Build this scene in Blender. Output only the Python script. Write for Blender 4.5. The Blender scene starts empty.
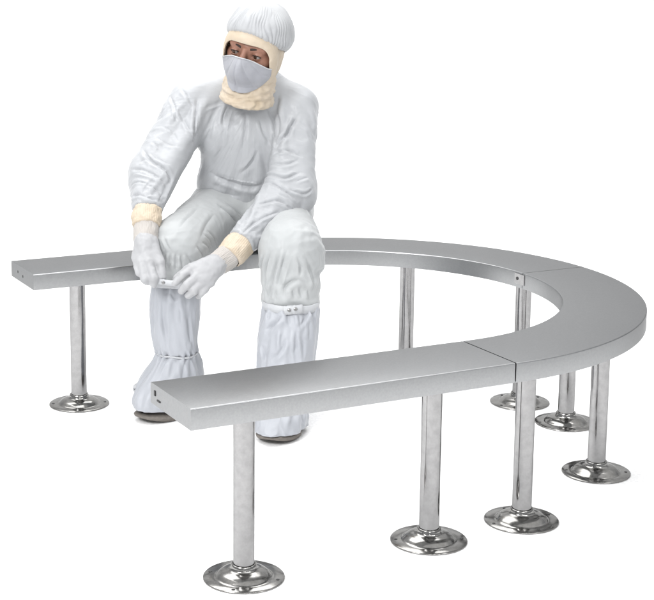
import bpy, bmesh, math, random
import numpy as np
from mathutils import Vector, Matrix, noise
from mathutils.kdtree import KDTree

random.seed(7)
sc = bpy.context.scene
C = sc.collection

# ------------------------------------------------------------------ camera
cam_d = bpy.data.cameras.new('camera')
cam = bpy.data.objects.new('camera', cam_d)
C.objects.link(cam)
CO = Vector((-2.05836, -3.63627, 1.41015))
CR = Vector((0.89351509, -0.44899738, 0.00566925))
CU = Vector((0.07324675, 0.15819583, 0.98468726))
CF = Vector((0.44301885, 0.87941767, -0.17423795))
cam.matrix_world = Matrix(((CR.x, CU.x, -CF.x, CO.x), (CR.y, CU.y, -CF.y, CO.y), (CR.z, CU.z, -CF.z, CO.z), (0, 0, 0, 1)))
cam_d.sensor_fit = 'HORIZONTAL'
cam_d.sensor_width = 36.0
cam_d.lens = 1494.789 / 654.0 * 36.0
cam_d.shift_x = (327 - 278.107) / 654.0
cam_d.shift_y = -(300 - 217.449) / 654.0
cam_d.clip_start = 0.05
cam_d.clip_end = 200
sc.camera = cam

# ------------------------------------------------------------------ studio light
world = bpy.data.worlds.new('World')
sc.world = world
world.use_nodes = True
wn = world.node_tree.nodes
wl = world.node_tree.links
bg = wn['Background']
tc = wn.new('ShaderNodeTexCoord')
sx = wn.new('ShaderNodeSeparateXYZ')
wl.new(tc.outputs['Generated'], sx.inputs[0])
ramp = wn.new('ShaderNodeValToRGB')          # dim studio walls below, a white ceiling above
wl.new(sx.outputs['Z'], ramp.inputs[0])
e = ramp.color_ramp.elements
e[0].position = 0.0; e[0].color = (0.42, 0.43, 0.45, 1)
e[1].position = 0.75; e[1].color = (1.0, 1.0, 1.0, 1)
m = e.new(0.38); m.color = (0.5, 0.51, 0.53, 1)
wl.new(ramp.outputs[0], bg.inputs['Color'])
bg.inputs['Strength'].default_value = 1.0

def area(name, loc, target, sx_, sy_, power, col=(1, 1, 1)):
    d = bpy.data.lights.new(name, 'AREA')
    d.shape = 'RECTANGLE'; d.size = sx_; d.size_y = sy_
    d.energy = power; d.color = col
    o = bpy.data.objects.new(name, d); C.objects.link(o)
    o.location = loc
    o.rotation_euler = (Vector(target) - Vector(loc)).to_track_quat('-Z', 'Y').to_euler()
    return o
area('softbox_overhead', (0.0, 1.2, 3.6), (0, 0.8, 0), 4.5, 4.0, 195)
area('softbox_key', (-3.4, -1.6, 2.9), (0, 0.4, 0.5), 1.2, 1.2, 135)
area('softbox_fill', (0.9, -3.6, 2.6), (0.1, 0.2, 0.4), 0.8, 1.0, 26)
for x_ in (-2.3, -1.2, -0.1):
    area('spot_front', (x_, -4.3 + 0.3 * x_, 2.5), (0, 0.2, 0.3), 0.34, 0.34, 13)
area('softbox_backdrop', (1.9, 4.6, 4.2), (4, 8.6, 1.2), 10.0, 1.5, 190)

sc.view_settings.view_transform = 'Standard'
sc.view_settings.look = 'None'
sc.view_settings.exposure = 0.0
sc.view_settings.gamma = 1.0
try:
    sc.cycles.max_bounces = 10
    sc.cycles.use_denoising = True
    sc.cycles.sample_clamp_indirect = 6.0
except Exception:
    pass

# ------------------------------------------------------------------ materials
def new_mat(name):
    mt = bpy.data.materials.new(name)
    mt.use_nodes = True
    nt = mt.node_tree
    return mt, nt.nodes, nt.links, nt.nodes['Principled BSDF']

def noise_tex(n, l, scale, detail=4, rough=0.55, vec=None, stretch=None, coord='Object'):
    t = n.new('ShaderNodeTexNoise')
    t.inputs['Scale'].default_value = scale
    t.inputs['Detail'].default_value = detail
    t.inputs['Roughness'].default_value = rough
    tcn = n.new('ShaderNodeTexCoord')
    if stretch:
        mp = n.new('ShaderNodeMapping')
        mp.inputs['Scale'].default_value = stretch
        l.new(tcn.outputs[coord], mp.inputs['Vector'])
        l.new(mp.outputs[0], t.inputs['Vector'])
    else:
        l.new(tcn.outputs[coord], t.inputs['Vector'])
    return t

def ramp_node(n, l, src, c0, c1, p0=0.3, p1=0.7):
    r = n.new('ShaderNodeValToRGB')
    r.color_ramp.elements[0].position = p0; r.color_ramp.elements[0].color = (*c0, 1)
    r.color_ramp.elements[1].position = p1; r.color_ramp.elements[1].color = (*c1, 1)
    l.new(src, r.inputs[0])
    return r

def bump(n, l, b, src, strength, dist, prev=None):
    bn = n.new('ShaderNodeBump')
    bn.inputs['Strength'].default_value = strength
    bn.inputs['Distance'].default_value = dist
    l.new(src, bn.inputs['Height'])
    if prev: l.new(prev.outputs[0], bn.inputs['Normal'])
    l.new(bn.outputs[0], b.inputs['Normal'])
    return bn

def fabric(name, c0, c1, rough=0.6, scale=9.0, fine=0.25, crumple=0.35, sheen=0.15, spec=0.3):
    mt, n, l, b = new_mat(name)
    t = noise_tex(n, l, scale, 5)
    r = ramp_node(n, l, t.outputs['Fac'], c0, c1)
    l.new(r.outputs[0], b.inputs['Base Color'])
    b.inputs['Roughness'].default_value = rough
    b.inputs['Specular IOR Level'].default_value = spec
    b.inputs['Sheen Weight'].default_value = sheen
    t2 = noise_tex(n, l, 26, 4, 0.5)
    t2.noise_type = 'RIDGED_MULTIFRACTAL'
    t2.inputs['Distortion'].default_value = 0.7
    b1 = bump(n, l, b, t2.outputs['Fac'], crumple, 0.003)
    t3 = noise_tex(n, l, 900, 2)
    bump(n, l, b, t3.outputs['Fac'], fine, 0.0006, b1)
    return mt

def metal(name, c0, c1, r0, r1, scale=30, brush=None, bstr=0.08, edge=0.6):
    mt, n, l, b = new_mat(name)
    b.inputs['Metallic'].default_value = 1.0
    b.inputs['Specular Tint'].default_value = (edge, edge, edge, 1)
    t = noise_tex(n, l, scale, 6, 0.65)
    r = ramp_node(n, l, t.outputs['Fac'], c0, c1, 0.35, 0.65)
    l.new(r.outputs[0], b.inputs['Base Color'])
    t2 = noise_tex(n, l, scale * 0.4, 5, 0.6)
    r2 = ramp_node(n, l, t2.outputs['Fac'], (r0,) * 3, (r1,) * 3, 0.35, 0.65)
    l.new(r2.outputs[0], b.inputs['Roughness'])
    t3 = noise_tex(n, l, 1.0, 3, 0.6, stretch=brush or (14, 14, 14))
    b1 = bump(n, l, b, t3.outputs['Fac'], bstr, 0.002)
    t4 = noise_tex(n, l, 8, 3, 0.5)
    bump(n, l, b, t4.outputs['Fac'], 0.02, 0.01, b1)
    return mt

def plain(name, col, rough=0.5, metallic=0.0, spec=0.5):
    mt, n, l, b = new_mat(name)
    t = noise_tex(n, l, 120, 3)
    r = ramp_node(n, l, t.outputs['Fac'], tuple(v * 0.85 for v in col), tuple(min(1, v * 1.12) for v in col))
    l.new(r.outputs[0], b.inputs['Base Color'])
    b.inputs['Roughness'].default_value = rough
    b.inputs['Metallic'].default_value = metallic
    b.inputs['Specular IOR Level'].default_value = spec
    return mt

M = {}
M['floor'] = plain('floor_white', (0.97, 0.97, 0.97), 0.9, 0, 0.0)
M['steel_top'] = metal('steel_top', (0.34, 0.345, 0.35), (0.378, 0.382, 0.385), 0.31, 0.33, 190, (260, 260, 260), 0.05, 0.45)
M['steel_pole'] = metal('steel_pole', (0.275, 0.272, 0.273), (0.325, 0.322, 0.322), 0.08, 0.16, 60, (160, 160, 4), 0.05)
M['steel_flange'] = metal('steel_flange', (0.25, 0.245, 0.235), (0.34, 0.335, 0.325), 0.10, 0.24, 70, (90, 90, 90), 0.06)
M['dark'] = plain('dark_hole', (0.03, 0.03, 0.03), 0.6)
M['jacket'] = fabric('jacket_cloth', (0.34, 0.349, 0.363), (0.366, 0.375, 0.388), 0.36, 7)
M['trouser'] = fabric('trouser_cloth', (0.35, 0.362, 0.366), (0.38, 0.392, 0.395), 0.5, 7, crumple=0.25)
M['boot'] = fabric('boot_cover_cloth', (0.325, 0.338, 0.365), (0.36, 0.373, 0.40), 0.42, 8)
M['cap'] = fabric('cap_cloth', (0.35, 0.357, 0.368), (0.39, 0.397, 0.405), 0.6, 9, crumple=0.3)
M['cream'] = fabric('cream_knit', (0.44, 0.365, 0.27), (0.50, 0.43, 0.345), 0.75, 16, crumple=0.5)
M['beige'] = fabric('beige_knit', (0.37, 0.345, 0.32), (0.42, 0.40, 0.38), 0.75, 16, crumple=0.5)
M['mask'] = fabric('mask_cloth', (0.275, 0.28, 0.305), (0.32, 0.325, 0.35), 0.65, 14, crumple=0.25)
M['glove'] = fabric('glove_latex', (0.325, 0.328, 0.338), (0.36, 0.363, 0.372), 0.42, 14, crumple=0.3)
M['strap'] = fabric('strap_cloth', (0.40, 0.41, 0.43), (0.45, 0.46, 0.47), 0.6, 20)
M['skin'] = fabric('skin', (0.22, 0.105, 0.07), (0.29, 0.145, 0.10), 0.45, 30, fine=0.2, crumple=0.12, sheen=0.0, spec=0.4)
M['eye_white'] = plain('eye_white', (0.27, 0.24, 0.225), 0.2)
M['iris'] = plain('iris', (0.05, 0.025, 0.015), 0.1)
M['brow'] = plain('brow_hair', (0.03, 0.019, 0.015), 0.8)
M['shoe'] = plain('shoe_sole', (0.15, 0.135, 0.12), 0.75)
M['snap'] = plain('snap_metal', (0.25, 0.25, 0.25), 0.3, 1.0)

# ------------------------------------------------------------------ scene helpers
def mesh_obj(name, verts, faces, mat, parent=None, smooth=True, loc=None):
    me = bpy.data.meshes.new(name)
    me.from_pydata([tuple(map(float, v)) for v in verts], [], [tuple(int(i) for i in f) for f in faces])
    me.validate(); me.update()
    bm = bmesh.new(); bm.from_mesh(me)
    bmesh.ops.recalc_face_normals(bm, faces=bm.faces[:])
    bm.to_mesh(me); bm.free()
    if smooth:
        me.polygons.foreach_set('use_smooth', [True] * len(me.polygons))
    me.materials.append(mat)
    o = bpy.data.objects.new(name, me); C.objects.link(o)
    if parent is not None:
        o.parent = parent
        o.matrix_parent_inverse = parent.matrix_world.inverted()
    return o

def empty(name, loc, label, cat):
    o = bpy.data.objects.new(name, None); C.objects.link(o)
    o.location = loc
    o.empty_display_size = 0.1
    o['label'] = label; o['category'] = cat
    bpy.context.view_layer.update()
    return o

def subdiv(o, lv=1):
    md = o.modifiers.new('sub', 'SUBSURF'); md.levels = lv; md.render_levels = lv

def lathe(profile, n=48):
    """profile [(r,z)], closed round the axis"""
    V = []; F = []
    for r, z in profile:
        for k in range(n):
            a = 2 * math.pi * k / n
            V.append((r * math.cos(a), r * math.sin(a), z))
    for i in range(len(profile) - 1):
        for k in range(n):
            k2 = (k + 1) % n
            F.append((i * n + k, i * n + k2, (i + 1) * n + k2, (i + 1) * n + k))
    F.append(tuple(range(n)))
    F.append(tuple((len(profile) - 1) * n + k for k in range(n)))
    return V, F

# ------------------------------------------------------------------ floor
def build_floor():
    prof = [(-9, 0), (7.0, 0)]
    for k in range(1, 13):
        a = k / 12 * math.pi / 2
        prof.append((7.0 + 2.0 * math.sin(a), 2.0 - 2.0 * math.cos(a)))
    prof.append((9.0, 6.0))
    V = []; F = []
    ax = Vector((CF.x, CF.y, 0)).normalized(); ay = Vector((ax.y, -ax.x, 0))
    for s, z in prof:
        for w_ in (-12, 12):
            p = ax * s + ay * w_
            V.append((p.x, p.y, z))
    for i in range(len(prof) - 1):
        F.append((2 * i, 2 * i + 1, 2 * i + 3, 2 * i + 2))
    o = mesh_obj('floor', V, F, M['floor'])
    o['kind'] = 'structure'
build_floor()

# ------------------------------------------------------------------ bench
BW, BR, BT, BH = 0.2279, 0.7167, 0.0483, 0.457
L1, L2 = 0.8496, 0.7423
bench = empty('gowning_bench', (0.35, 0, 0), 'horseshoe-shaped stainless steel bench on round pedestal legs bolted down by domed flanges', 'bench')

def path_pt(s):
    """s: arc angle inside [-pi/2,pi/2]; metres of straight arm beyond it -> centre, outward normal"""
    if s < -math.pi / 2: return Vector((s + math.pi / 2, -BR, 0)), Vector((0, -1, 0))
    if s > math.pi / 2: return Vector((-(s - math.pi / 2), BR, 0)), Vector((0, 1, 0))
    n = Vector((math.cos(s), math.sin(s), 0))
    return n * BR, n

def seat_section(s0, s1):
    w = BW / 2; z1 = BH; z0 = BH - BT; r = 0.0028
    prof = [(w, z0)]
    for k in range(5):
        a = k / 4 * math.pi / 2
        prof.append((w - r + r * math.cos(a), z1 - r + r * math.sin(a)))
    for k in range(5):
        a = math.pi / 2 + k / 4 * math.pi / 2
        prof.append((-w + r + r * math.cos(a), z1 - r + r * math.sin(a)))
    prof += [(-w, z0), (-w + 0.014, z0), (-w + 0.014, z0 + 0.03), (w - 0.014, z0 + 0.03), (w - 0.014, z0)]
    ss = []
    brk = [s0] + [b for b in (-math.pi / 2, math.pi / 2) if s0 < b < s1] + [s1]
    for a, b in zip(brk[:-1], brk[1:]):
        curved = abs((a + b) / 2) < math.pi / 2
        k = max(1, int(abs(b - a) / (0.03 if curved else 0.2)))
        ss += [a + (b - a) * i / k for i in range(k)]
    ss.append(s1)
    V = []; F = []; n = len(prof)
    for s in ss:
        c, nr = path_pt(s)
        for off, z in prof:
            p = c + nr * off
            V.append((p.x, p.y, z))
    for i in range(len(ss) - 1):
        for k in range(n):
            k2 = (k + 1) % n
            F.append((i * n + k, i * n + k2, (i + 1) * n + k2, (i + 1) * n + k))
    # end caps: apron strips and top strip as one polygon
    nv = len(V); m_ = n - 4                     # the folded end plates close the whole end, apron to apron
    F.append(tuple(range(m_)))
    F.append(tuple((len(ss) - 1) * n + k for k in range(m_)))
    o = mesh_obj('seat_section', V, F, M['steel_top'], bench)
    md = o.modifiers.new('edge', 'EDGE_SPLIT'); md.split_angle = math.radians(40)
    return o
HP = math.pi / 2
g = 0.0018
sec_front = seat_section(-HP - L1, -HP - 0.012 - g)
sec_quarter = seat_section(-HP - 0.012 + g, -0.01 - g)
sec_back = seat_section(-0.01 + g, HP + L2)

def disc(c, nrm, r, th, n=20):
    nrm = Vector(nrm).normalized()
    q = nrm.to_track_quat('Z', 'Y')
    V = []; F = []
    for rr, z in ((r, 0), (r, th * 0.7), (r * 0.85, th), (0.0001, th)):
        for k in range(n):
            a = 2 * math.pi * k / n
            p = q @ Vector((rr * math.cos(a), rr * math.sin(a), z)) + Vector(c)
            V.append(p[:])
    for i in range(3):
        for k in range(n):
            k2 = (k + 1) % n
            F.append((i * n + k, i * n + k2, (i + 1) * n + k2, (i + 1) * n + k))
    return V, F

def box(c, ax, ay, az, hx, hy, hz):
    V = []
    for i in (-1, 1):
        for j in (-1, 1):
            for k in (-1, 1):
                p = Vector(c) + Vector(ax) * hx * i + Vector(ay) * hy * j + Vector(az) * hz * k
                V.append(p[:])
    F = [(0, 1, 3, 2), (4, 6, 7, 5), (0, 4, 5, 1), (2, 3, 7, 6), (0, 2, 6, 4), (1, 5, 7, 3)]
    return V, F

# screw holes in the end faces, little joint plate inside the curve
for y_, z_ in ((BR + 0.045, 0.435), (BR - 0.005, 0.43)):
    V, F = disc((-L2 + 0.0005, y_, z_), (-1, 0, 0), 0.0045, 0.0012)
    mesh_obj('screw_hole', V, F, M['dark'], sec_back)
V, F = box((-L1 - 0.0006, -BR + 0.088, 0.437), (1, 0, 0), (0, 1, 0), (0, 0, 1), 0.0009, 0.0035, 0.006)
mesh_obj('screw_hole', V, F, M['dark'], sec_front)
V, F = box((-L1 - 0.0006, -BR + 0.066, 0.424), (1, 0, 0), (0, 1, 0), (0, 0, 1), 0.0009, 0.009, 0.0018)
mesh_obj('end_slot', V, F, M['dark'], sec_front)
c_, n_ = path_pt(0.012)
V, F = box(c_ - n_ * (BW / 2 + 0.001) + Vector((0, 0, BH - 0.021)), (0, 1, 0), n_, (0, 0, 1), 0.024, 0.0016, 0.016)
pl_ = mesh_obj('joint_plate', V, F, M['steel_pole'], sec_back, smooth=False)
c2_, n2_ = path_pt(0.028)
V, F = disc(c2_ - n2_ * (BW / 2 + 0.0032) + Vector((0, 0, BH - 0.02)), -n2_, 0.005, 0.001)
mesh_obj('screw_hole', V, F, M['dark'], pl_)

# pedestal legs
def build_leg():
    R = 0.0247
    zt = BH - BT + 0.028
    V, F = lathe([(R, 0.014), (R, zt)], 40)
    leg = mesh_obj('leg', V, F, M['steel_pole'], None)
    md = leg.modifiers.new('edge', 'EDGE_SPLIT'); md.split_angle = math.radians(50)
    B = 0.094
    prof = [(B - 0.001, 0.0003), (B, 0.001), (B, 0.003), (B - 0.0015, 0.0042), (0.070, 0.0048), (0.0655, 0.0055), (0.0625, 0.0085),
            (0.059, 0.0125), (0.053, 0.0165), (0.046, 0.0195), (0.039, 0.0212), (0.034, 0.0222), (0.031, 0.0245), (0.0298, 0.029), (0.0292, 0.034), (0.0278, 0.0352), (0.0249, 0.0353)]
    V, F = lathe(prof, 64)
    fl = mesh_obj('base_flange', V, F, M['steel_flange'], None)
    fl.parent = leg
    V = []; F = []
    for k in range(4):
        a = math.pi / 4 + k * math.pi / 2
        v, f = disc((0.081 * math.cos(a), 0.081 * math.sin(a), 0.0042), (0, 0, 1), 0.0042, 0.0012, 14)
        F += [tuple(i + len(V) for i in ff) for ff in f]; V += v
    bh = mesh_obj('bolt_holes', V, F, M['dark'], None)
    # bolts are part of the flange's own pattern: join
    me = fl.data
    me.materials.append(M['dark'])
    bm = bmesh.new(); bm.from_mesh(me); n0 = len(bm.faces)
    bm.from_mesh(bh.data)
    for i, f in enumerate(bm.faces):
        if i >= n0: f.material_index = 1
    bm.to_mesh(me); bm.free()
    bpy.data.objects.remove(bh)
    return leg
leg0 = build_leg()
leg_spots = [HP + 0.5668, 0.7806, 0.1767, -0.1502, -0.7824, -1.416, -HP - 0.1708, -HP - 0.6703]
for i, s in enumerate(leg_spots):
    c, nr = path_pt(s)
    if i == 0:
        lg = leg0
    else:
        lg = leg0.copy(); C.objects.link(lg)
        f2 = leg0.children[0].copy(); C.objects.link(f2); f2.parent = lg
    lg.parent = bench
    lg.matrix_parent_inverse = bench.matrix_world.inverted()
    lg.location = (c.x, c.y, 0)
    lg.rotation_euler = (0, 0, random.uniform(0, 6.28))

# ------------------------------------------------------------------ the figure: distance fields, surface nets, draped cloth
J = {
    'hip_r': (-0.0256, 0.7814, 0.5809),
    'hip_l': (0.1187, 0.6647, 0.5886),
    'pelvis': (0.0633, 0.738, 0.5879),
    'waist': (0.0462, 0.7484, 0.6543),
    'chest': (0.0272, 0.7096, 0.812),
    'chest_r': (-0.0603, 0.7364, 0.8394),
    'chest_l': (0.0917, 0.6791, 0.822),
    'belly_r': (-0.0295, 0.7571, 0.6778),
    'belly_l': (0.087, 0.6973, 0.6721),
    'sh_r': (-0.1573, 0.7711, 0.9404),
    'sh_l': (0.1626, 0.6414, 0.9267),
    'neck': (0.0287, 0.669, 0.9552),
    'el_r': (-0.3215, 0.7107, 0.7344),
    'wr_r': (-0.4002, 0.5507, 0.5877),
    'el_l': (0.0941, 0.5117, 0.6719),
    'wr_l': (-0.211, 0.4074, 0.4889),
    'kn_r': (-0.2945, 0.5516, 0.5165),
    'an_r': (-0.336, 0.4989, 0.1451),
    'kn_l': (-0.0086, 0.3506, 0.5161),
    'an_l': (-0.0826, 0.2396, 0.1118),
    'head': (-0.0096, 0.5946, 1.1136),
    'nape': (0.0506, 0.7221, 0.9919),
    'heel_r': (-0.3403, 0.4505, 0.05),
    'toe_r': (-0.3752, 0.4868, 0.035),
    'heel_l': (-0.1006, 0.1899, 0.05),
    'toe_l': (-0.1295, 0.1657, 0.03),
    'rk0': (-0.3969, 0.48, 0.4978),
    'rk1': (-0.4237, 0.4698, 0.4928),
    'rk2': (-0.4434, 0.4852, 0.4917),
    'rk3': (-0.4535, 0.5085, 0.4974),
    'ri1': (-0.3934, 0.4494, 0.4664),
    'ri2': (-0.4055, 0.4441, 0.4378),
    'rm1': (-0.4211, 0.4373, 0.4498),
    'rm2': (-0.4219, 0.4439, 0.424),
    'rr1': (-0.4454, 0.4489, 0.4467),
    'rr2': (-0.429, 0.4584, 0.4218),
    'rp1': (-0.4577, 0.4744, 0.4582),
    'rp2': (-0.4382, 0.4757, 0.4284),
    'rt0': (-0.3991, 0.5059, 0.5365),
    'rt1': (-0.3923, 0.4595, 0.492),
    'rt2': (-0.3912, 0.4393, 0.4497),
    'rc': (-0.4131, 0.5196, 0.5414),
    'lk0': (-0.3087, 0.4031, 0.4769),
    'lk1': (-0.3056, 0.3804, 0.4565),
    'lk2': (-0.2907, 0.37, 0.4418),
    'lk3': (-0.2684, 0.3686, 0.4339),
    'li1': (-0.3458, 0.4006, 0.4562),
    'li2': (-0.366, 0.4067, 0.4354),
    'lm1': (-0.3401, 0.3761, 0.433),
    'lm2': (-0.3517, 0.3948, 0.412),
    'lr1': (-0.3228, 0.3639, 0.4155),
    'lr2': (-0.3341, 0.383, 0.3973),
    'lp1': (-0.2951, 0.3603, 0.4105),
    'lp2': (-0.3037, 0.3781, 0.3923),
    'lt0': (-0.2717, 0.3978, 0.4868),
    'lt1': (-0.3168, 0.4224, 0.4677),
    'lt2': (-0.3528, 0.4303, 0.4448),
    'lc': (-0.2419, 0.398, 0.478),
    'sl_r': (-0.3795, 0.5933, 0.6259),
    'cf_r': (-0.3954, 0.5587, 0.5828),
    'bg_r': (-0.4128, 0.5244, 0.5374),
    'sl_l': (-0.1251, 0.4329, 0.5205),
    'cf_l': (-0.1829, 0.4176, 0.497),
    'bg_l': (-0.2302, 0.4092, 0.4779),
    'knot': (-0.4359, 0.5155, 0.0895),
    'snap_hand': (-0.3884, 0.4464, 0.4357),
}
RINGS = {
    'boot_r': [(-0.304, 0.5462, 0.4363, 0.0712), (-0.3059, 0.5423, 0.4119, 0.0758), (-0.3106, 0.5356, 0.3662, 0.0758), (-0.3159, 0.528, 0.3144, 0.0758), (-0.32, 0.5192, 0.2596, 0.0727), (-0.3204, 0.5109, 0.2169, 0.0665), (-0.3194, 0.5056, 0.1926, 0.0634), (-0.3233, 0.5046, 0.1773, 0.0681), (-0.3311, 0.5025, 0.1468, 0.082), (-0.3421, 0.5008, 0.1102, 0.0959), (-0.3513, 0.4955, 0.0775, 0.102), (-0.357, 0.4902, 0.0477, 0.102), (-0.3596, 0.4882, 0.0309, 0.0989)],
    'boot_l': [(-0.0213, 0.3169, 0.3709, 0.0763), (-0.0224, 0.3144, 0.3559, 0.0818), (-0.0291, 0.3076, 0.333, 0.0853), (-0.043, 0.293, 0.2814, 0.0882), (-0.0573, 0.2775, 0.2241, 0.0865), (-0.0711, 0.2564, 0.1685, 0.0816), (-0.0813, 0.2424, 0.1296, 0.0724), (-0.0905, 0.2304, 0.1028, 0.0677), (-0.1042, 0.2098, 0.0791, 0.0704), (-0.1177, 0.1893, 0.0556, 0.0761), (-0.1241, 0.1765, 0.0323, 0.0774), (-0.1273, 0.1698, 0.0192, 0.0758)],
}
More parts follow.
